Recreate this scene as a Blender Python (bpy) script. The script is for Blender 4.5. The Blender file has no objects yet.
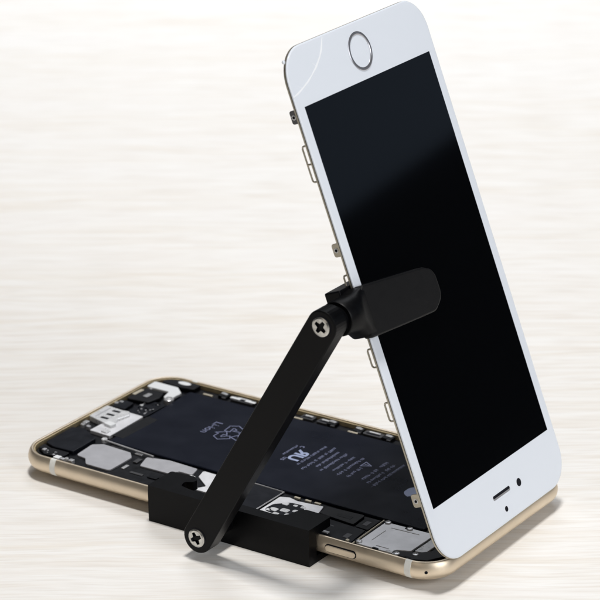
import bpy, bmesh, math, random
from mathutils import Vector, Matrix, Euler
random.seed(7)
# ------------------------------------------------------------------ scene, units: 1 = 1 cm
sc = bpy.context.scene
col = sc.collection
T = 0.24                       # the phone shell is held this far above the table by the bracket
R = math.radians

# ------------------------------------------------------------------ materials
def mat(name, base, rough=.5, metal=0., spec=.5, bump=0., bscale=40., var=0., vscale=3., coat=0.):
    m = bpy.data.materials.new(name); m.use_nodes = True
    nt = m.node_tree; b = nt.nodes['Principled BSDF']
    b.inputs['Base Color'].default_value = (*base, 1)
    b.inputs['Roughness'].default_value = rough
    b.inputs['Metallic'].default_value = metal
    b.inputs['Specular IOR Level'].default_value = spec
    b.inputs['Coat Weight'].default_value = coat
    tc = nt.nodes.new('ShaderNodeTexCoord')
    if var:
        n = nt.nodes.new('ShaderNodeTexNoise'); n.inputs['Scale'].default_value = vscale
        n.inputs['Detail'].default_value = 5
        nt.links.new(tc.outputs['Object'], n.inputs['Vector'])
        r = nt.nodes.new('ShaderNodeValToRGB')
        r.color_ramp.elements[0].position = .3; r.color_ramp.elements[1].position = .7
        r.color_ramp.elements[0].color = (*[c*(1-var) for c in base], 1)
        r.color_ramp.elements[1].color = (*[min(1, c*(1+var)) for c in base], 1)
        nt.links.new(n.outputs['Fac'], r.inputs['Fac']); nt.links.new(r.outputs['Color'], b.inputs['Base Color'])
        mr = nt.nodes.new('ShaderNodeMapRange')
        mr.inputs['To Min'].default_value = max(0, rough-.07); mr.inputs['To Max'].default_value = rough+.07
        nt.links.new(n.outputs['Fac'], mr.inputs['Value']); nt.links.new(mr.outputs['Result'], b.inputs['Roughness'])
    if bump:
        n2 = nt.nodes.new('ShaderNodeTexNoise'); n2.inputs['Scale'].default_value = bscale
        n2.inputs['Detail'].default_value = 3
        nt.links.new(tc.outputs['Object'], n2.inputs['Vector'])
        bp = nt.nodes.new('ShaderNodeBump'); bp.inputs['Strength'].default_value = bump
        bp.inputs['Distance'].default_value = .01
        nt.links.new(n2.outputs['Fac'], bp.inputs['Height']); nt.links.new(bp.outputs['Normal'], b.inputs['Normal'])
    return m

M = dict(
    gold=mat('gold_anodised_aluminium', (.745, .635, .49), .40, .85, var=.05, vscale=1.2, bump=.08, bscale=60),
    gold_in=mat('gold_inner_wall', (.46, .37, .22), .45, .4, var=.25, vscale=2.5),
    band=mat('antenna_band_plastic', (.80, .80, .76), .4),
    black=mat('black_plastic', (.0017, .0018, .0024), .40, spec=.13, bump=.2, bscale=35, var=.25, vscale=6),
    pad=mat('black_rubber_pad', (.0056, .0056, .0062), .42, spec=.18, bump=.3, bscale=50, var=.12, vscale=8),
    pcb=mat('black_board', (.005, .0055, .0075), .36, spec=.25, bump=.3, bscale=9, var=.5, vscale=5),
    matte=mat('dark_module', (.0065, .0075, .0115), .34, spec=.25, bump=.1, bscale=20, var=.2),
    flex=mat('black_flex', (.004, .004, .0055), .42, spec=.25, var=.3, vscale=4),
    battery=mat('battery_wrap', (.0080, .0098, .0180), .30, spec=.2, bump=.05, bscale=1.6, var=.12, vscale=.9),
    ink=mat('pale_label_ink', (.20, .22, .36), .5),
    ink2=mat('bright_label_ink', (.34, .40, .60), .5),
    steel=mat('brushed_steel', (.62, .62, .63), .32, .6, var=.12, vscale=6),
    nickel=mat('nickel_shield', (.80, .80, .82), .44, .45, var=.06, vscale=3, bump=.1, bscale=25),
    greyplate=mat('grey_plate', (.44, .44, .465), .5, .35, var=.06, vscale=3),
    bright=mat('bright_tin', (.88, .89, .91), .28, .35, var=.06, vscale=7),
    white=mat('white_flex', (.82, .84, .86), .4),
    tan=mat('tan_foil', (.62, .56, .44), .4, .5),
    frame=mat('screen_frame_metal', (.46, .42, .34), .42, .8, var=.1, vscale=5),
    gasket=mat('black_gasket', (.006, .006, .007), .5),
    glass=mat('white_front_glass', (.745, .785, .85), .14, spec=.45, coat=.0),
    display=mat('black_display', (.0006, .0007, .0011), .055, spec=.5),
    button=mat('home_button_disc', (.80, .82, .88), .2),
    ring=mat('silver_ring', (.50, .50, .53), .28, .85),
    hole=mat('dark_hole', (.003, .0035, .008), .35, spec=.12),
    clip=mat('dark_steel', (.10, .10, .105), .35, .6),
    crack=mat('crack_line', (.93, .95, .98), .25),
    screw=mat('screw_steel', (.55, .54, .51), .3, .95, var=.2, vscale=9),
)

def wood_material():
    m = bpy.data.materials.new('pale_wood_laminate'); m.use_nodes = True
    nt = m.node_tree; N = nt.nodes.new; Lk = nt.links.new
    b = nt.nodes['Principled BSDF']
    tc = N('ShaderNodeTexCoord')
    mp = N('ShaderNodeMapping'); mp.inputs['Rotation'].default_value = (0, 0, R(-33.5))
    Lk(tc.outputs['Object'], mp.inputs['Vector'])
    # slow wander of the grain
    w = N('ShaderNodeTexNoise'); w.inputs['Scale'].default_value = .07; w.inputs['Detail'].default_value = 2
    Lk(mp.outputs['Vector'], w.inputs['Vector'])
    ad = N('ShaderNodeVectorMath'); ad.operation = 'MULTIPLY_ADD'
    ad.inputs[1].default_value = (0, 2.2, 0); Lk(w.outputs['Color'], ad.inputs[0]); Lk(mp.outputs['Vector'], ad.inputs[2])
    def streak(sx, sy, detail, lo, hi, dist=0.):
        s = N('ShaderNodeVectorMath'); s.operation = 'MULTIPLY'; s.inputs[1].default_value = (sx, sy, 1)
        Lk(ad.outputs['Vector'], s.inputs[0])
        n = N('ShaderNodeTexNoise'); n.inputs['Scale'].default_value = 1; n.inputs['Detail'].default_value = detail
        n.inputs['Roughness'].default_value = .55; n.inputs['Distortion'].default_value = dist
        Lk(s.outputs['Vector'], n.inputs['Vector'])
        r = N('ShaderNodeMapRange'); r.inputs['From Min'].default_value = lo; r.inputs['From Max'].default_value = hi
        Lk(n.outputs['Fac'], r.inputs['Value']); return r.outputs['Result']
    a = streak(.20, 3.0, 3, .34, .62)
    c = streak(.34, 6.0, 2, .53, .74)
    d = streak(.03, .30, 3, .35, .65)
    e = streak(.45, 9.0, 2, .46, .70)
    def mix(fac, A, B):
        x = N('ShaderNodeMix'); x.data_type = 'RGBA'
        Lk(fac, x.inputs[0])
        for sock, v in ((x.inputs[6], A), (x.inputs[7], B)):
            if isinstance(v, tuple): sock.default_value = (*v, 1)
            else: Lk(v, sock)
        return x.outputs[2]
    c1 = mix(d, (.825, .775, .705), (.875, .85, .82))
    c2 = mix(a, c1, (.905, .89, .865))
    cm = N('ShaderNodeMath'); cm.operation = 'MULTIPLY'; cm.inputs[1].default_value = .38; Lk(c, cm.inputs[0])
    c3 = mix(cm.outputs[0], c2, (.64, .565, .48))
    em = N('ShaderNodeMath'); em.operation = 'MULTIPLY'; em.inputs[1].default_value = .24; Lk(e, em.inputs[0])
    c4 = mix(em.outputs[0], c3, (.60, .53, .45))
    Lk(c4, b.inputs['Base Color'])
    b.inputs['Roughness'].default_value = .42
    b.inputs['Specular IOR Level'].default_value = .45
    bp = N('ShaderNodeBump'); bp.inputs['Strength'].default_value = .08; bp.inputs['Distance'].default_value = .01
    Lk(a, bp.inputs['Height']); Lk(bp.outputs['Normal'], b.inputs['Normal'])
    return m
M['wood'] = wood_material()

# ------------------------------------------------------------------ mesh helpers
def obj(name, bm, m, parent=None, smooth=None, bevel=0., seg=2, label=None):
    bmesh.ops.recalc_face_normals(bm, faces=bm.faces)
    me = bpy.data.meshes.new(name); bm.to_mesh(me); bm.free()
    o = bpy.data.objects.new(name, me); col.objects.link(o)
    me.materials.append(M[m])
    if parent: o.parent = parent
    if bevel:
        b = o.modifiers.new('edge', 'BEVEL'); b.width = bevel; b.segments = seg
        b.limit_method = 'ANGLE'; b.angle_limit = R(35); b.harden_normals = False
    if smooth is not None:
        me.shade_smooth(); me.set_sharp_from_angle(angle=R(smooth))
    if label: o['label'] = label
    return o
def empty(name, loc, label, cat, rot=(0, 0, 0), group=None):
    o = bpy.data.objects.new(name, None); col.objects.link(o)
    o.location = loc; o.rotation_euler = rot; o.empty_display_size = .5
    o['label'] = label; o['category'] = cat
    if group: o['group'] = group
    return o
def rnd(pts, r, n=5):
    """round the corners of a closed 2D polygon; r is a number or one per corner"""
    out = []; k = len(pts)
    for i in range(k):
        p = Vector(pts[i]); a = Vector(pts[i-1])-p; b = Vector(pts[(i+1) % k])-p
        ri = r[i] if isinstance(r, (list, tuple)) else r
        la, lb = a.length, b.length; a.normalize(); b.normalize()
        ang = a.angle(b)
        if ri <= 0 or ang > 3.1: out.append(tuple(p)); continue
        t = min(ri/math.tan(ang/2), la*.48, lb*.48); rr = t*math.tan(ang/2)
        c = p+(a+b).normalized()*(rr/math.sin(ang/2))
        s = p+a*t-c; e = p+b*t-c
        th = s.angle_signed(e)
        for j in range(n+1):
            q = s.copy(); q.rotate(Matrix.Rotation(-th*j/n, 2)); out.append(tuple(c+q))
    return out
def rect(x0, y0, x1, y1): return [(x0, y0), (x1, y0), (x1, y1), (x0, y1)]
def prism(bm, pts, z0, z1, f=lambda a, b, c: (a, b, c)):
    lo = [bm.verts.new(f(x, y, z0)) for x, y in pts]; hi = [bm.verts.new(f(x, y, z1)) for x, y in pts]
    n = len(pts)
    for i in range(n): bm.faces.new((lo[i], lo[(i+1) % n], hi[(i+1) % n], hi[i]))
    bm.faces.new(lo[::-1]); bm.faces.new(hi)
def rings(bm, sections, cap0=True, cap1=True, closed=False):
    vs = [[bm.verts.new(p) for p in s] for s in sections]; n = len(vs[0])
    for a, b in zip(vs, vs[1:]+([vs[0]] if closed else [])):
        for i in range(n): bm.faces.new((a[i], a[(i+1) % n], b[(i+1) % n], b[i]))
    if cap0 and not closed: bm.faces.new(vs[0][::-1])
    if cap1 and not closed: bm.faces.new(vs[-1])
def lathe(bm, prof, f, n=32):
    """prof: (radius, height); f maps (a, b, h) to a point"""
    rings(bm, [[f(r*math.cos(2*math.pi*i/n), r*math.sin(2*math.pi*i/n), h) for i in range(n)] for r, h in prof])
def tube(bm, path, r, n=8, closed=False):
    P = [Vector(p) for p in path]; secs = []; k = len(P)
    up0 = Vector((0, 0, 1))
    for i, p in enumerate(P):
        if closed: t = (P[(i+1) % k]-P[i-1])
        else: t = P[min(i+1, k-1)]-P[max(i-1, 0)]
        t.normalize(); u = up0 if abs(t.dot(up0)) < .9 else Vector((1, 0, 0))
        a = t.cross(u).normalized(); b = t.cross(a)
        secs.append([p+(a*math.cos(2*math.pi*j/n)+b*math.sin(2*math.pi*j/n))*r for j in range(n)])
    rings(bm, secs, closed=closed)
def shift(d): return lambda a, b, c: (a+d[0], b+d[1], c+d[2])
def union(bms):
    """boolean union of several bmeshes -> one bmesh"""
    os_ = []
    for b in bms:
        bmesh.ops.recalc_face_normals(b, faces=b.faces)
        me = bpy.data.meshes.new('u'); b.to_mesh(me); b.free()
        o = bpy.data.objects.new('u', me); col.objects.link(o); os_.append(o)
    for o in os_[1:]:
        md = os_[0].modifiers.new('u', 'BOOLEAN'); md.operation = 'UNION'; md.solver = 'EXACT'; md.object = o
    dg = bpy.context.evaluated_depsgraph_get(); dg.update()
    me = bpy.data.meshes.new_from_object(os_[0].evaluated_get(dg))
    out = bmesh.new(); out.from_mesh(me)
    for o in os_: bpy.data.objects.remove(o)
    return out
def bm_text(s, size, f, shear=0., bold=0.):
    cu = bpy.data.curves.new('t', 'FONT'); cu.body = s; cu.size = size; cu.align_x = 'CENTER'; cu.align_y = 'CENTER'
    cu.shear = shear; cu.offset = bold; cu.resolution_u = 3
    o = bpy.data.objects.new('t', cu); col.objects.link(o)
    dg = bpy.context.evaluated_depsgraph_get(); dg.update()
    me = bpy.data.meshes.new_from_object(o.evaluated_get(dg))
    bm = bmesh.new(); bm.from_mesh(me); bpy.data.objects.remove(o)
    for v in bm.verts: v.co = Vector(f(*v.co))
    return bm
def screw_head(name, f, r, parent, m='screw', depth=.05, rise=.07, turn=0.):
    """pan head with a cross recess; f maps (a, b, h) to a point, h out of the face"""
    bm = bmesh.new(); w = r*.17; l = r*.68
    cr = [(l, -w), (l, w), (w*1.5, w*1.5), (w, l), (-w, l), (-w*1.5, w*1.5), (-l, w), (-l, -w), (-w*1.5, -w*1.5), (-w, -l), (w, -l), (w*1.5, -w*1.5)]
    ct, st = math.cos(turn), math.sin(turn)
    cr = [(x*ct-y*st, x*st+y*ct) for x, y in cr]
    n = 36
    circ = [(math.cos(2*math.pi*i/n), math.sin(2*math.pi*i/n)) for i in range(n)]
    A = [bm.verts.new(f(x*r*.86, y*r*.86, rise)) for x, y in circ]
    C = [bm.verts.new(f(x, y, rise)) for x, y in cr]
    ed = [bm.edges.new((A[i], A[(i+1) % n])) for i in range(n)]+[bm.edges.new((C[i], C[(i+1) % 12])) for i in range(12)]
    bmesh.ops.triangle_fill(bm, use_beauty=True, use_dissolve=False, edges=ed)
    for k in [fc for fc in bm.faces if all(v in C for v in fc.verts)]: bm.faces.remove(k)
    B = [bm.verts.new(f(x*r, y*r, rise*.55)) for x, y in circ]; D = [bm.verts.new(f(x*r, y*r, -.01)) for x, y in circ]
    for i in range(n):
        j = (i+1) % n
        bm.faces.new((A[i], B[i], B[j], A[j])); bm.faces.new((B[i], D[i], D[j], B[j]))
    o = obj(name, bm, m, parent)
    bm = bmesh.new()
    E_ = [bm.verts.new(f(x, y, rise)) for x, y in cr]; F = [bm.verts.new(f(x*.8, y*.8, rise-depth)) for x, y in cr]
    for i in range(12): bm.faces.new((E_[i], F[i], F[(i+1) % 12], E_[(i+1) % 12]))
    bm.faces.new(F)
    obj('cross_recess', bm, 'hole', o)
    return o

# ------------------------------------------------------------------ the table
gx, gy = math.cos(R(34.7)), math.sin(R(34.7))                  # the table runs along its grain
bm = bmesh.new(); prism(bm, rnd(rect(-110, -75, 80, 130), 2, 4), -2.5, 0, lambda a, b, c: (a*gx-b*gy, a*gy+b*gx, c))
tab = obj('table', bm, 'wood'); tab['kind'] = 'structure'

# ------------------------------------------------------------------ the opened phone shell
L, W, H = 15.82, 7.79, .62
phone = empty('phone_shell', (0, 0, T), 'opened gold phone shell with exposed battery and shields, lying flat on the table', 'phone')
def rr(inset, z, n=12, r0=1.06):
    r = max(.1, r0-inset); pts = []
    for cx, cy, a0 in ((L-inset-r, W-inset-r, 0), (inset+r, W-inset-r, 90), (inset+r, inset+r, 180), (L-inset-r, inset+r, 270)):
        for i in range(n+1):
            a = R(a0+90*i/n); pts.append((cx+r*math.cos(a), cy+r*math.sin(a), z))
    return pts
prof = [(.40, 0), (.24, .012), (.14, .05), (.065, .12), (.02, .21), (0, .31), (.004, .40), (.03, .49), (.06, .555), (.085, .595), (.105, .615), (.125, .62), (.165, .62), (.18, .612), (.185, .585)]
bm = bmesh.new(); rings(bm, [rr(i, z) for i, z in prof]+[rr(.19, .40)], cap1=False)
body = obj('metal_shell', bm, 'gold', phone, smooth=40)
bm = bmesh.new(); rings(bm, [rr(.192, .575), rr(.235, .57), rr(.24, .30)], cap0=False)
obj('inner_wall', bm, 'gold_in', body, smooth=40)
# antenna bands: thin strips that follow the side profile
def side_at(z):
    for (i0, z0), (i1, z1) in zip(prof, prof[1:]):
        if z0 <= z <= z1: return i0+(i1-i0)*(z-z0)/max(1e-6, z1-z0)
    return prof[-1][0]
for x0 in (1.42, 14.66):
    for s in (0, 1):
        bm = bmesh.new(); secs = []
        out = [(i-.004, z) for i, z in prof[2:12]]+[(.165, .624)]
        for x in (x0, x0+.21):
            sec = [(x, i if s == 0 else W-i, z) for i, z in out]+[(x, (i+.03) if s == 0 else W-i-.03, z-.02) for i, z in out[::-1]]
            secs.append(sec)
        rings(bm, secs); obj('antenna_band', bm, 'band', body, smooth=50)
# power button on the near side
fy = lambda y: (lambda a, b, c: (a, y-c, b))
bm = bmesh.new(); prism(bm, rnd(rect(11.90, .205, 13.0, .455), .12, 8), -.05, .012, fy(0)); obj('button_gap', bm, 'hole', body)
bm = bmesh.new(); prism(bm, rnd(rect(11.925, .23, 12.975, .43), .098, 8), -.05, .05, fy(0)); obj('power_button', bm, 'gold', body, bevel=.015)
# small screw hole by the corner
c0 = Vector((15.82-1.06, 1.06, .34)); dr = Vector((math.cos(R(-58)), math.sin(R(-58)), 0)); tn = Vector((-dr.y, dr.x, 0))
bm = bmesh.new(); lathe(bm, [(.05, -.05), (.05, .004)], lambda a, b, h: c0+dr*(1.06+h)+tn*a+Vector((0, 0, b)), 16); obj('screw_hole', bm, 'hole', body)

# deck that everything sits on
def in_rr(inset): return [(p[0], p[1]) for p in rr(inset, 0)]
bm = bmesh.new(); prism(bm, in_rr(.26), .31, .43); deck = obj('circuit_board', bm, 'pcb', phone)
def plate(name, pts, z0, z1, m, parent=phone, r=.06, bevel=.012, label=None):
    bm = bmesh.new(); prism(bm, rnd(pts, r, 4), z0, z1); return obj(name, bm, m, parent, bevel=bevel, label=label)

# battery with its printing
bat = plate('battery', [(1.95, 2.36), (13.95, 2.25), (13.95, 7.12), (1.75, 7.02)], .43, .525, 'battery', r=.12, bevel=.04)
plate('battery_tape', [(1.78, 2.75), (2.25, 2.72), (2.3, 4.55), (1.84, 4.6)], .505, .532, 'flex', bat, r=.08)
ZB = .5265
def lab(cx, cy): return lambda a, b, c: (cx+b, cy-a, ZB+c)      # reading direction -y, letters upright towards +x
def strokes(lines, name, m='ink'):
    for x, y0, y1, h in lines:
        bm = bmesh.new(); y = y0
        while y > y1:
            w = random.uniform(.03, .065)
            if random.random() < .14: y -= .07; continue
            hh = h*random.uniform(.7, 1.)
            k = random.random()
            if k < .45:
                prism(bm, rect(x-hh/2, y-w, x+hh/2, y-w+.018), ZB-.004, ZB)
                prism(bm, rect(x-hh/2, y-w+.018, x-hh/2+.022, y), ZB-.004, ZB)
            elif k < .75:
                prism(bm, rect(x+hh/2-.022, y-w, x+hh/2, y), ZB-.004, ZB)
                prism(bm, rect(x-hh/2, y-w*.65, x+hh/2-.022, y-w*.65+.018), ZB-.004, ZB)
            else:
                prism(bm, rect(x-hh/2, y-w, x-hh/2+.022, y), ZB-.004, ZB)
                prism(bm, rect(x-.011, y-w, x+.011, y), ZB-.004, ZB)
            y -= w+.022
        prism(bm, rect(x-.003, y1-.06, x+.003, y0), ZB-.004, ZB-.001)
        obj(name, bm, m, bat)
strokes([(8.12, 5.71, 4.13, .12), (8.44, 5.78, 3.92, .13), (8.72, 5.56, 4.28, .12), (9.0, 5.58, 4.13, .13), (9.33, 5.5, 4.32, .12), (9.62, 5.6, 4.12, .13),
         (9.95, 4.95, 4.2, .13)], 'small_print')
strokes([(10.43, 5.72, 5.32, .13), (10.45, 5.1, 4.24, .13), (10.73, 5.72, 5.2, .13), (10.73, 5.0, 4.17, .12), (10.99, 5.85, 3.96, .12), (7.30, 5.3, 4.5, .10)], 'small_print')
def outline(pts, w, f, bm, closed=True):
    k = len(pts)
    for i in range(k if closed else k-1):
        a = Vector(pts[i]); b = Vector(pts[(i+1) % k]); d = (b-a).normalized(); n = Vector((-d.y, d.x))*w/2; e = d*w*.4
        prism(bm, [tuple(a-e+n), tuple(b+e+n), tuple(b+e-n), tuple(a-e-n)], -.004, random.uniform(0, .0006), f)
bm = bmesh.new(); f = lab(9.98, 5.22)
outline([(-.17, -.13), (.17, -.13), (0, .17)], .032, f, bm); outline([(0, .07), (0, -.07)], .03, f, bm, False); obj('warning_triangle', bm, 'ink', bat)
# recycling symbol: three folded arrows drawn as outlines
bm = bmesh.new(); f0 = lab(5.02, 4.93)
for k in range(3):
    a = R(120*k); ca, sa = math.cos(a), math.sin(a)
    P = [(-.26, .18), (-.13, .50), (.13, .50), (.24, .30), (.34, .35), (.22, .05), (-.02, .16), (.09, .21), (.02, .33), (-.02, .33), (-.10, .10)]
    P = [(x*1.15, y*1.15+.04) for x, y in P]
    outline([(x*ca-y*sa, x*sa+y*ca) for x, y in P], .03, f0, bm)
obj('recycling_symbol', bm, 'ink', bat)
obj('cell_type_text', bm_text('Li-ion', .42, lab(4.12, 4.98)), 'ink', bat)
bm = bm_text('R', .62, lambda a, b, c: lab(7.76, 4.86)(-a, b, c), bold=.022)
obj('component_mark', bm, 'ink2', bat)
obj('component_mark', bm_text('U', .60, lab(7.74, 4.47), bold=.022), 'ink2', bat)
obj('component_mark', bm_text('c', .34, lab(7.52, 5.28)), 'ink', bat); obj('component_mark', bm_text('us', .3, lab(7.52, 4.22)), 'ink', bat)
# fruit logo on the battery
fl = lab(12.42, 4.32)
ap = []
for i in range(64):
    t = 2*math.pi*i/64; x = math.sin(t); y = math.cos(t)
    r = .42*(1-.16*math.exp(-(t/.45)**2)-.16*math.exp(-((2*math.pi-t)/.45)**2)-.06*math.exp(-((t-math.pi)/.28)**2))
    px, py = x*r*(1.0+.06*y), y*r*1.02
    d = math.hypot(px-.50, py-.07)
    if d < .22: px = .50+(px-.50)*.22/max(d, .02); py = .07+(py-.07)*.22/max(d, .02)
    ap.append((px, py))
bm = bmesh.new(); prism(bm, ap, -.004, 0, fl)
prism(bm, [(0, .40), (.02, .52), (.10, .60), (.19, .64), (.18, .53), (.11, .44)], -.004, 0, fl); obj('fruit_logo', bm, 'ink2', bat)

# --- near edge, left to right
plate('vibration_plate', [(1.72, 1.0), (1.64, 1.9), (1.95, 2.12), (3.08, 2.06), (3.34, 1.78), (3.34, .62), (2.40, .62), (2.12, .95)], .43, .492, 'greyplate', r=.13)
plate('board_shield', [(3.93, 1.42), (3.72, 2.06), (4.5, 2.25), (5.62, 2.20), (5.74, 1.74), (5.22, 1.74), (5.09, 1.44)], .43, .488, 'greyplate', r=.07)
plate('board_shield', [(5.86, 2.18), (7.1, 2.15), (7.1, .95), (6.36, .93), (6.6, 1.3), (5.98, 1.75)], .43, .487, 'nickel', r=.06)
bm = bmesh.new(); tube(bm, [(1.87, 2.30, .535), (2.9, 2.2, .54), (3.95, 2.12, .535)], .03, 8); obj('antenna_cable', bm, 'steel', phone, smooth=50)
pan = plate('black_cover', [(7.2, .45), (8.86, .45), (8.88, 2.22), (7.2, 2.28)], .43, .482, 'matte', r=.04)
bm = bmesh.new(); tube(bm, [(7.6, 2.285, .484), (8.885, 2.235, .484), (8.87, .6, .484)], .022, 6); obj('cover_edge', bm, 'steel', pan)
sim = plate('camera_bracket', [(8.98, .45), (8.96, 1.90), (9.25, 2.02), (9.6, 1.93), (10.49, 2.04), (10.62, 1.57), (10.45, .45)], .43, .487, 'nickel', r=.06)
blob = plate('dark_gasket', [(9.05, .85), (9.1, 1.35), (9.5, 1.72), (10.0, 1.75), (10.2, 1.35), (10.1, .75)], .487, .494, 'greyplate', sim, r=.2)
blob.data.materials.clear(); blob.data.materials.append(M['matte'])
for x, y, a in ((9.33, 1.05, .13), (9.66, 1.16, .14), (9.42, 1.55, .10), (9.98, 1.28, .1), (9.75, 1.60, .07), (9.2, .95, .08), (10.02, 1.62, .08), (9.9, .95, .09), (9.55, .82, .1)):
    plate('contact_pad', rect(x-a, y-a*.8, x+a, y+a*.8), .494, .50, 'bright', sim, r=a*.4, bevel=0)
for x in (9.35, 9.75, 10.1):
    plate('small_component', rect(x, 2.08, x+.22, 2.17), .43, .50, 'tan', sim, r=.02)
plate('flex_connector', [(10.58, 2.06), (11.92, 2.16), (11.96, 1.44), (10.64, 1.56)], .43, .508, 'flex', r=.08)
plate('flex_cable', [(10.72, .42), (10.72, 1.46), (12.45, 1.36), (12.52, .42)], .43, .468, 'matte', r=.06)
plate('flex_cable', [(12.02, 1.42), (12.0, 2.15), (12.48, 2.16), (12.5, 1.40)], .43, .475, 'pcb', r=.05)
bm = bmesh.new(); tube(bm, [(12.57, 2.2, .48), (12.62, .36, .48)], .025, 6); obj('shield_edge', bm, 'tan', phone)
sh = plate('board_shield', [(12.70, .44), (12.68, 2.12), (14.30, 2.17), (14.38, 2.0), (14.36, .86), (13.95, .70), (13.85, .44)], .43, .498, 'nickel', r=.05)
plate('board_shield', [(14.44, .92), (14.46, 2.1), (14.80, 2.1), (14.78, 1.0)], .43, .492, 'bright', r=.04)
plate('black_foam', [(14.0, .40), (14.05, .62), (14.6, .85), (15.0, 1.2), (15.45, 1.9), (15.5, 1.2), (15.1, .55), (14.7, .38)], .43, .52, 'flex', r=.08)
for x, y in ((12.78, 2.09), (13.56, 2.07), (12.74, .56), (14.12, .46), (14.62, .70)):
    bm = bmesh.new(); lathe(bm, [(.095, .49), (.095, .535), (.07, .548), (.04, .548), (.03, .53)], shift((x, y, 0)), 18); s_ = obj('board_screw', bm, 'steel', phone, smooth=30)
    plate('screw_clip', rect(x-.16, y-.05, x+.02, y+.10), .49, .515, 'pcb', s_, r=.02)
for x, y, w, h, m in ((13.75, .40, .22, .12, 'bright'), (14.0, .36, .16, .1, 'steel'), (13.3, .38, .2, .08, 'pcb'), (14.4, .42, .2, .1, 'pcb'), (12.35, .40, .1, .1, 'tan')):
    plate('small_component', rect(x, y, x+w, y+h), .43, .53, m, r=.02)
for x, y, w, h, m, z in ((5.72, 1.52, .20, .16, 'bright', .51), (3.55, 1.55, .16, .30, 'clip', .49), (3.5, 1.0, .12, .3, 'steel', .47), (3.9, .9, .5, .12, 'clip', .455), (4.6, .9, .35, .2, 'pcb', .47),
                       (2.2, 2.16, .5, .09, 'clip', .47), (3.2, 2.1, .28, .1, 'steel', .47), (7.3, 2.34, .4, .06, 'tan', .46), (10.9, .6, .3, .18, 'clip', .485), (11.4, .55, .22, .14, 'steel', .485),
                       (11.0, 1.05, .5, .07, 'clip', .475), (12.1, .6, .2, .3, 'clip', .485), (12.15, 1.6, .18, .3, 'clip', .487), (11.2, 1.66, .5, .2, 'pcb', .514)):
    plate('small_component', rect(x, y, x+w, y+h), .43, z, m, r=.02)
for pth in ([(13.05, 1.85), (14.0, 1.9)], [(13.0, .85), (13.0, 1.6)], [(13.3, .62), (13.75, .62)]):
    bm = bmesh.new(); tube(bm, [(x, y, .499) for x, y in pth], .014, 6); obj('pressed_rib', bm, 'steel', sh)
# --- left end
plate('speaker_module', [(.36, 1.15), (.33, 2.52), (.75, 2.66), (1.55, 2.22), (1.58, 1.02), (.8, .98)], .43, .568, 'matte', r=.08, bevel=.02)
plate('speaker_module', [(.40, .75), (.36, 1.08), (.75, .93), (1.5, .95), (1.5, .52), (.85, .45)], .43, .53, 'flex', r=.05)
cn = plate('connector_plate', [(.95, 2.66), (1.80, 2.62), (1.76, 4.46), (.98, 4.50)], .43, .552, 'nickel', r=.04)
cb = plate('charging_connector', [(.30, 3.45), (.28, 4.44), (.95, 4.38), (1.22, 4.42), (1.42, 4.18), (1.30, 3.72), (1.48, 3.15), (.95, 3.28)], .43, .63, 'bright', r=.06, bevel=.025)
for y in (3.55, 3.86, 4.17): plate('contact_bar', rect(.72, y-.06, 1.02, y+.06), .63, .634, 'matte', cb, r=.02, bevel=0)
plate('fold_line', rect(.50, 3.5, .56, 4.32), .63, .6325, 'greyplate', cb, r=0, bevel=0)
plate('contact_bar', [(1.1, 3.2), (1.45, 3.12), (1.5, 3.38), (1.15, 3.42)], .56, .646, 'white', cb, r=.05)
plate('contact_bar', [(1.35, 2.72), (1.62, 2.7), (1.6, 2.95), (1.33, 2.98)], .55, .60, 'bright', cb, r=.05)
for x, y, m, r_ in ((1.79, 2.36, 'bright', .10), (.46, 2.93, 'steel', .08), (1.64, 6.01, 'steel', .17), (.30, 4.92, 'steel', .08), (1.72, .52, 'steel', .07)):
    bm = bmesh.new(); z1 = .60 if r_ > .15 else .56
    lathe(bm, [(r_, .43), (r_, z1-.02), (r_*.85, z1), (r_*.45, z1), (r_*.35, z1-.025)], shift((x, y, 0)), 20); obj('board_screw', bm, m, phone, smooth=30)
plate('headphone_jack', [(.50, 7.05), (.62, 7.38), (1.0, 7.54), (1.86, 7.54), (1.86, 7.08), (1.45, 7.02)], .43, .60, 'flex', r=.1, bevel=.03)
bm = bmesh.new(); lathe(bm, [(.20, .59), (.20, .612), (.17, .618)], lambda a, b, h: (1.32+a*1.25, 7.32+b*.62, h), 24); obj('antenna_pad', bm, 'white', phone, smooth=30)
plate('antenna_flex', [(.36, 6.48), (.34, 6.97), (1.33, 6.95), (1.70, 6.62), (1.70, 6.02), (1.40, 6.02), (1.27, 6.50)], .50, .60, 'white', r=.07, bevel=.02)
plate('jack_body', [(.35, 5.35), (.33, 6.36), (1.18, 6.38), (1.30, 5.95), (1.20, 5.45)], .43, .575, 'flex', r=.1, bevel=.03)
plate('jack_body', [(.30, 4.60), (.32, 5.22), (.80, 5.2), (.85, 4.62)], .43, .55, 'matte', r=.05)
plate('microphone_cover', [(.32, 5.72), (.46, 5.70), (.48, 6.2), (.34, 6.2)], .575, .592, 'tan', r=.03)
plate('microphone_cover', [(.74, 5.76), (.92, 5.74), (.94, 6.05), (.76, 6.06)], .575, .592, 'steel', r=.03)
plate('flex_cable', [(.92, 4.6), (.95, 5.35), (1.25, 5.75), (1.74, 5.75), (1.72, 4.58)], .43, .49, 'matte', r=.05)
for i in range(26):
    x = random.uniform(.98, 1.66); y = random.uniform(4.68, 5.68); a = random.uniform(.02, .06)
    plate('small_component', rect(x, y, x+a, y+a*1.6), .49, .49+random.uniform(.01, .04), random.choice(['steel', 'pcb', 'bright', 'pcb', 'greyplate']), r=0, bevel=0)
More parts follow.
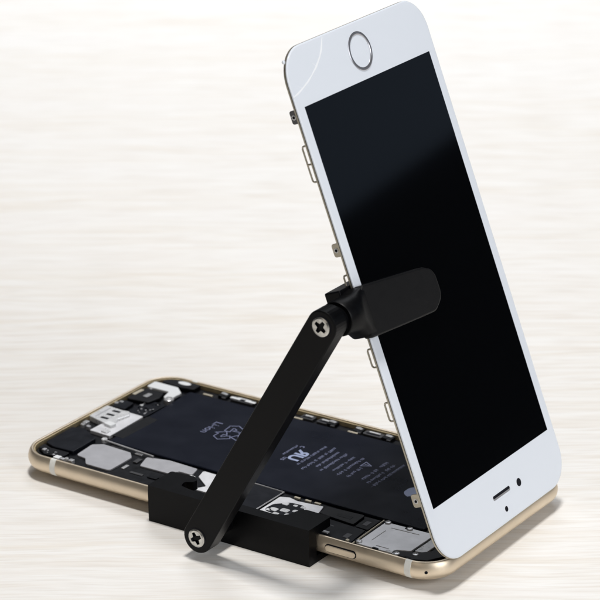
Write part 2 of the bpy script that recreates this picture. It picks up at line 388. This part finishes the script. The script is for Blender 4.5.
for x, y, w, h, m in ((.22+.1, 5.02, .14, .1, 'steel'), (.36, 3.02, .16, .2, 'steel'), (.66, 2.82, .14, .12, 'greyplate'), (.82, 5.86, .1, .16, 'steel'), (1.3, .34, .22, .2, 'white'), (1.56, .36, .14, .12, 'steel'), (1.86, .40, .16, .16, 'steel'), (.62, .62, .12, .14, 'greyplate'), (.5, 6.42, .1, .08, 'steel')):
    plate('small_component', rect(x, y, x+w, y+h), .43, .565, m, r=.02)
for i in range(10):
    x = random.uniform(.45, 1.3); y = .45+random.uniform(0, .25)+max(0, .9-x)*.5; a = random.uniform(.04, .08)
    plate('small_component', rect(x, y, x+a, y+a), .53, .55, random.choice(['steel', 'greyplate', 'pcb']), r=0, bevel=0)
# --- far edge: clips on the inner wall and foil tabs beside the battery
for x, ln in ((2.92, .36), (6.30, .50), (7.26, .34), (8.28, .34), (9.42, .36), (3.7, .9), (6.95, .5), (8.85, .72), (11.2, .5), (12.6, .7), (4.9, .45)):
    big = ln > .45
    c_ = plate('side_clip', rect(x-ln/2, 7.22, x+ln/2, 7.52), .43, .525 if big else .55, 'clip' if big else 'pcb', r=.05, bevel=.02)
    if big:
        plate('clip_spring', rect(x-ln*.30, 7.40, x+ln*.30, 7.47), .525, .537, 'bright', c_, r=.02)
        plate('clip_slot', rect(x-ln*.36, 7.27, x+ln*.36, 7.36), .525, .529, 'hole', c_, r=.02, bevel=0)
    else:
        plate('clip_spring', [(x-.13, 7.36), (x+.10, 7.33), (x+.13, 7.44), (x-.05, 7.50), (x-.15, 7.47)], .55, .575, 'steel', c_, r=.02)
        plate('clip_foot', rect(x+.02, 7.16, x+.17, 7.26), .43, .53, 'clip', c_, r=.02)
for x in (3.42, 4.02): plate('foil_tab', rect(x-.2, 7.26, x+.2, 7.39), .53, .556, 'white', r=.03)
for x in (2.45, 6.08, 8.22): plate('foil_tab', rect(x-.2, 7.06, x+.18, 7.15), .43, .535, 'tan', r=.03)

# ------------------------------------------------------------------ the screen, standing on the far end of the shell
SW, SH = 7.58, 15.58
mx = (SW-6.85)/2; my = (SH-12.18)/2
screen = empty('phone_screen', (15.9861, .0929, .6721+T), 'white phone front panel with dark display and home button, propped upright against the clamp', 'phone screen', rot=(-.0103, -.3606, .0240))
def sp(u, v, n): return (n, u, v)
def srr(inset, n, r0=1.0, seg=14):
    r = max(.05, r0-inset); pts = []
    for cu, cv, a0 in ((SW-inset-r, SH-inset-r, 0), (inset+r, SH-inset-r, 90), (inset+r, inset+r, 180), (SW-inset-r, inset+r, 270)):
        for i in range(seg+1):
            a = R(a0+90*i/seg); pts.append((n, cu+r*math.cos(a), cv+r*math.sin(a)))
    return pts
bm = bmesh.new(); rings(bm, [srr(.02, -.062), srr(.0, -.05), srr(.0, -.025), srr(.012, -.010), srr(.035, -.002), srr(.06, 0)], cap0=False)
glass = obj('front_glass', bm, 'glass', screen, smooth=40)
bm = bmesh.new(); rings(bm, [srr(.035, -.08), srr(.035, -.055)]); obj('gasket', bm, 'gasket', screen)
bm = bmesh.new(); rings(bm, [srr(.16, -.135), srr(.02, -.135), srr(0, -.125), srr(-.005, -.10), srr(.0, -.076), srr(.03, -.074)]); fr = obj('metal_frame', bm, 'frame', screen, smooth=40)
bm = bmesh.new(); prism(bm, rnd(rect(.5, 1.4, SW-.5, SH-1.3), .3, 6), -.16, -.133, sp); obj('back_shield', bm, 'nickel', screen)
bm = bmesh.new(); prism(bm, rect(mx, my, mx+6.85, my+12.18), -.02, .003, sp); obj('display', bm, 'display', screen)
# home button
hb = lambda a, b, h: (h, SW/2+a, SH-my/2-.02+b)
bm = bmesh.new(); lathe(bm, [(.585, -.01), (.585, .010), (.565, .022), (.53, .026), (.49, .012), (.475, -.012), (.47, -.03)], hb, 48); bmesh.ops.delete(bm, geom=[f_ for f_ in bm.faces if len(f_.verts) > 4], context='FACES')
ho = obj('home_button', bm, 'ring', screen, smooth=40)
bm = bmesh.new(); lathe(bm, [(.478, -.03), (.478, -.008), (.3, -.014), (.05, -.016)], hb, 48); obj('button_disc', bm, 'button', ho, smooth=40)
# earpiece, camera, sensor
bm = bmesh.new(); prism(bm, rnd(rect(3.36, .80, 4.36, .94), .06, 5), -.02, .0035, sp); ear = obj('earpiece', bm, 'ring', screen)
bm = bmesh.new(); prism(bm, rnd(rect(3.37, .855, 4.35, .94), .04, 5), -.02, .006, sp); obj('speaker_slot', bm, 'hole', ear)
for nm, u, v, r_ in (('front_camera', 4.90, .84, .125), ('proximity_sensor', 3.87, .37, .085)):
    bm = bmesh.new(); lathe(bm, [(r_, -.02), (r_, .003)], lambda a, b, h: (h, u+a, v+b), 24); obj(nm, bm, 'hole', screen)
# corner crack
pc = [(2.19, 15.52), (1.98, 15.2), (1.80, 15.02), (1.5, 14.80), (1.18, 14.63), (.9, 14.50), (.55, 14.38), (.25, 14.29), (.02, 14.25)]
pw = [.012, .03, .018, .028, .014, .026, .018, .03, .012]
bm = bmesh.new(); prism(bm, [(u-w_, v+w_) for (u, v), w_ in zip(pc, pw)]+[(u+w_*.7, v-w_*.7) for (u, v), w_ in zip(pc[::-1], pw[::-1])], -.01, .0025, sp)
prism(bm, [(1.49, 14.80), (1.53, 14.79), (1.30, 14.98)], -.01, .002, sp); prism(bm, [(.54, 14.385), (.60, 14.37), (.30, 14.52)], -.01, .002, sp); obj('crack', bm, 'crack', glass)
bm = bmesh.new(); lathe(bm, [(.05, -.02), (.06, .02), (.035, .04)], lambda a, b, h: (h-.03, .10+a, 15.27+b), 10); obj('glass_chip', bm, 'glass', glass)
# tabs along the near edge
def stab(v0, v1, depth, hole_v, hole_n, m='frame', thick=.05):
    bm = bmesh.new(); prism(bm, rnd([(-.10, v0), (-.10, v1), (-.12-depth, v1), (-.12-depth, v0)], [.0, .0, .07, .07], 5), .015, .015+thick, lambda a, b, c: (a, c, b))
    t = obj('mounting_tab', bm, m, screen, bevel=.008)
    bm = bmesh.new(); g = lambda a, b, h: (hole_n+a, .013-h, hole_v+b)
    lathe(bm, [(.075, -.01), (.075, .008), (.055, .012), (.04, .004)], g, 20); r_ = obj('tab_ring', bm, 'steel', t, smooth=30)
    bm = bmesh.new(); lathe(bm, [(.042, -.01), (.042, .010)], g, 16); obj('tab_hole', bm, 'hole', r_)
stab(13.50, 13.90, .20, 13.70, -.21, 'clip')
stab(9.54, 9.94, .22, 9.74, -.22)
stab(1.92, 2.32, .26, 2.11, -.25)
def loop(v0, v1, mids=()):
    bm = bmesh.new(); y = .04
    path = rnd([(-.10, v0), (-.275, v0), (-.275, v1), (-.10, v1)], [0, .07, .07, 0], 5)
    tube(bm, [(a, y, b) for a, b in path], .027, 8)
    for m_ in mids: tube(bm, [(-.10, y, m_), (-.275, y, m_)], .027, 8)
    obj('spring_loop', bm, 'frame', screen, smooth=50)
loop(11.78, 12.84, (12.30,)); loop(8.55, 8.98); loop(4.56, 5.12); loop(6.2, 6.75)
# tabs on the far edge, hidden from the photograph's side but mirrored on the real panel
for v0, v1 in ((13.5, 13.88), (9.55, 9.93)):
    bm = bmesh.new(); prism(bm, rect(-.32, v0, -.10, v1), SW-.065, SW-.015, lambda a, b, c: (a, c, b)); obj('mounting_tab', bm, 'frame', screen, bevel=.008)

# ------------------------------------------------------------------ the holder: bracket on the shell, arm, clamp on the screen
RX, RY = 8.6, -.6
tool = empty('screen_holder', (RX, RY, 0), 'black plastic holder with angled arm, clamped on the shell edge and gripping the screen', 'repair clamp')
tb = lambda a, b, c: (a-RX, b-RY, c+T)                  # body coordinates -> tool
SM = Matrix.Translation((15.9861, .0929, .6721+T)) @ Euler((-.0103, -.3606, .0240), 'XYZ').to_matrix().to_4x4()
def ts(u, v, n):                                         # screen coordinates -> tool
    p = SM @ Vector((n, u, v)); return (p.x-RX, p.y-RY, p.z)
lip = rnd([(5.66, -.42), (5.66, .80), (6.50, .86), (6.74, .70), (6.70, .50), (6.46, .36), (6.56, .10), (6.95, .02), (10.1, -.02), (10.44, .10), (10.60, .66), (10.75, .74), (11.62, .74), (11.62, -.42)],
          [.02, .08, .06, .06, .06, .12, .1, .1, .2, .2, .1, .05, .06, .02], 6)
b1 = bmesh.new(); prism(b1, lip, .66, .96, tb)
b2 = bmesh.new(); prism(b2, rect(5.66, -.42, 11.62, -.03), -.238, .80, tb)
b3 = bmesh.new(); prism(b3, rect(5.66, -.30, 11.62, .9), -.238, -.015, tb)
bracket = obj('base_bracket', union([b1, b2, b3]), 'black', tool, bevel=.035, seg=3)
YA0, YA1 = -1.80, -1.20
A = (8.53, .485); B = (13.10, 8.19); ra = .485
dx, dz = B[0]-A[0], B[1]-A[1]; an = math.atan2(dz, dx)
pts = []
for c, a0, r_ in ((B, an-math.pi/2, ra), (A, an+math.pi/2, ra+.01)):
    for i in range(17):
        a = a0+math.pi*i/16; pts.append((c[0]+r_*math.cos(a), c[1]+r_*math.sin(a)))
bm = bmesh.new(); prism(bm, pts, YA0, YA1, lambda a, b, c: tb(a, c, b)); arm = obj('arm', bm, 'black', tool, bevel=.045, seg=3)
for c, nm, tu in ((A, 'pivot_screw', .5), (B, 'pivot_screw', .95)):
    f = lambda a, b, h, c=c: tb(c[0]+a, YA0-h, c[1]+b)
    bm = bmesh.new(); lathe(bm, [(.335, -.02), (.335, .006), (.30, .006), (.29, -.02)], f, 36); obj('screw_seat', bm, 'hole', arm)
    screw_head(nm, f, .29, arm, turn=tu, rise=.055, depth=.09)
bm = bmesh.new(); f = lambda a, b, h: tb(A[0]+a, h, A[1]+b)
lathe(bm, [(.30, -1.21), (.30, -1.12), (.33, -1.12), (.33, -.40)], f, 40); obj('pivot_barrel', bm, 'black', bracket, bevel=.015)
# upper clamp: barrel that flares into a block at the screen edge
def sect(u, hn, v0, v1, n0, k):
    """superellipse section; k=2 round, larger = squarer"""
    out = []
    for i in range(48):
        t = 2*math.pi*i/48; c, s = math.cos(t), math.sin(t)
        x = math.copysign(abs(c)**(2/k), c); y = math.copysign(abs(s)**(2/k), s)
        out.append(ts(u, (v0+v1)/2+y*(v1-v0)/2, n0+x*hn))
    return out
bc = 8.04
bm = bmesh.new()
rings(bm, [sect(-1.34, .40, bc-.40, bc+.40, 0, 2), sect(-1.24, .40, bc-.40, bc+.40, 0, 2), sect(-1.24, .50, bc-.50, bc+.50, 0, 2), sect(-1.20, .525, bc-.525, bc+.525, 0, 2),
           sect(-.62, .53, bc-.60, bc+.50, -.01, 2.1), sect(-.50, .51, 7.34, 8.54, -.03, 2.6), sect(-.28, .42, 7.17, 8.58, -.05, 6), sect(-.05, .40, 7.13, 8.60, -.06, 9)])
clamp = obj('upper_clamp', bm, 'black', tool, smooth=40)
bm = bmesh.new(); prism(bm, rnd(rect(-.50, 7.55, 3.3, 8.68), [.05, .5, .5, .05], 8), -.72, -.175, ts); obj('rear_jaw', bm, 'black', clamp, bevel=.03)
bm = bmesh.new(); prism(bm, rnd([(-.32, 7.13), (1.7, 6.96), (3.05, 6.86), (3.58, 7.15), (3.56, 8.0), (3.05, 8.22), (-.05, 8.62), (-.32, 8.40)], [.06, .3, .45, .5, .5, .45, .05, .05], 8), .02, .33, ts)
obj('front_pad', bm, 'pad', clamp, bevel=.05, seg=3)

# ------------------------------------------------------------------ camera
Rr = ((.82543083, .56429113, -.01547473), (-.19078506, .30466579, .93315584), (-.53128619, .76730325, -.35913885))
cam = bpy.data.cameras.new('camera'); co = bpy.data.objects.new('camera', cam); col.objects.link(co)
mw = Matrix(((Rr[0][0], Rr[1][0], -Rr[2][0]), (Rr[0][1], Rr[1][1], -Rr[2][1]), (Rr[0][2], Rr[1][2], -Rr[2][2]))).to_4x4()
co.matrix_world = Matrix.Translation((54.0701, -61.9886, 37.0203+T)) @ mw
cam.sensor_width = 36; cam.lens = 36*2811.694/600; cam.clip_start = 1; cam.clip_end = 2000
cam.dof.use_dof = True; cam.dof.focus_distance = 83; cam.dof.aperture_fstop = .34
sc.camera = co

# ------------------------------------------------------------------ light
w = bpy.data.worlds.new('World'); sc.world = w; w.use_nodes = True
w.node_tree.nodes['Background'].inputs[0].default_value = (.8, .9, 1, 1); w.node_tree.nodes['Background'].inputs[1].default_value = .02
def area(name, loc, target, sx, sy, power, color):
    l = bpy.data.lights.new(name, 'AREA'); l.shape = 'RECTANGLE'; l.size = sx; l.size_y = sy; l.energy = power; l.color = color
    o = bpy.data.objects.new(name, l); col.objects.link(o); o.location = loc
    o.rotation_euler = (Vector(target)-Vector(loc)).to_track_quat('-Z', 'Y').to_euler(); return o
area('ceiling_lamp', (13, 3, 150), (12, 3, 0), 21, 21, 160000, (1, .978, .95))
area('side_window', (150, -20, 70), (12, 3, 8), 90, 90, 119000, (.95, .972, 1))
area('far_table_fill', (-66, 120, 130), (-54, 92, 0), 90, 90, 68000, (.92, .95, 1)).data.spread = R(80)  # added fill, spread narrowed so it mostly brightens the far table
area('front_fill', (20, -150, 110), (9, 0, 3), 120, 80, 24000, (1, .90, .78))
area('display_reflection_light', (122, 170, 59), (12, 4, 11), 90, 62, 3600, (.56, .73, 1))  # added light, placed so its lower edge reflects across the display

sc.render.engine = 'CYCLES'
sc.view_settings.view_transform = 'Standard'; sc.view_settings.look = 'None'; sc.view_settings.exposure = 0; sc.view_settings.gamma = 1
sc.cycles.use_denoising = True
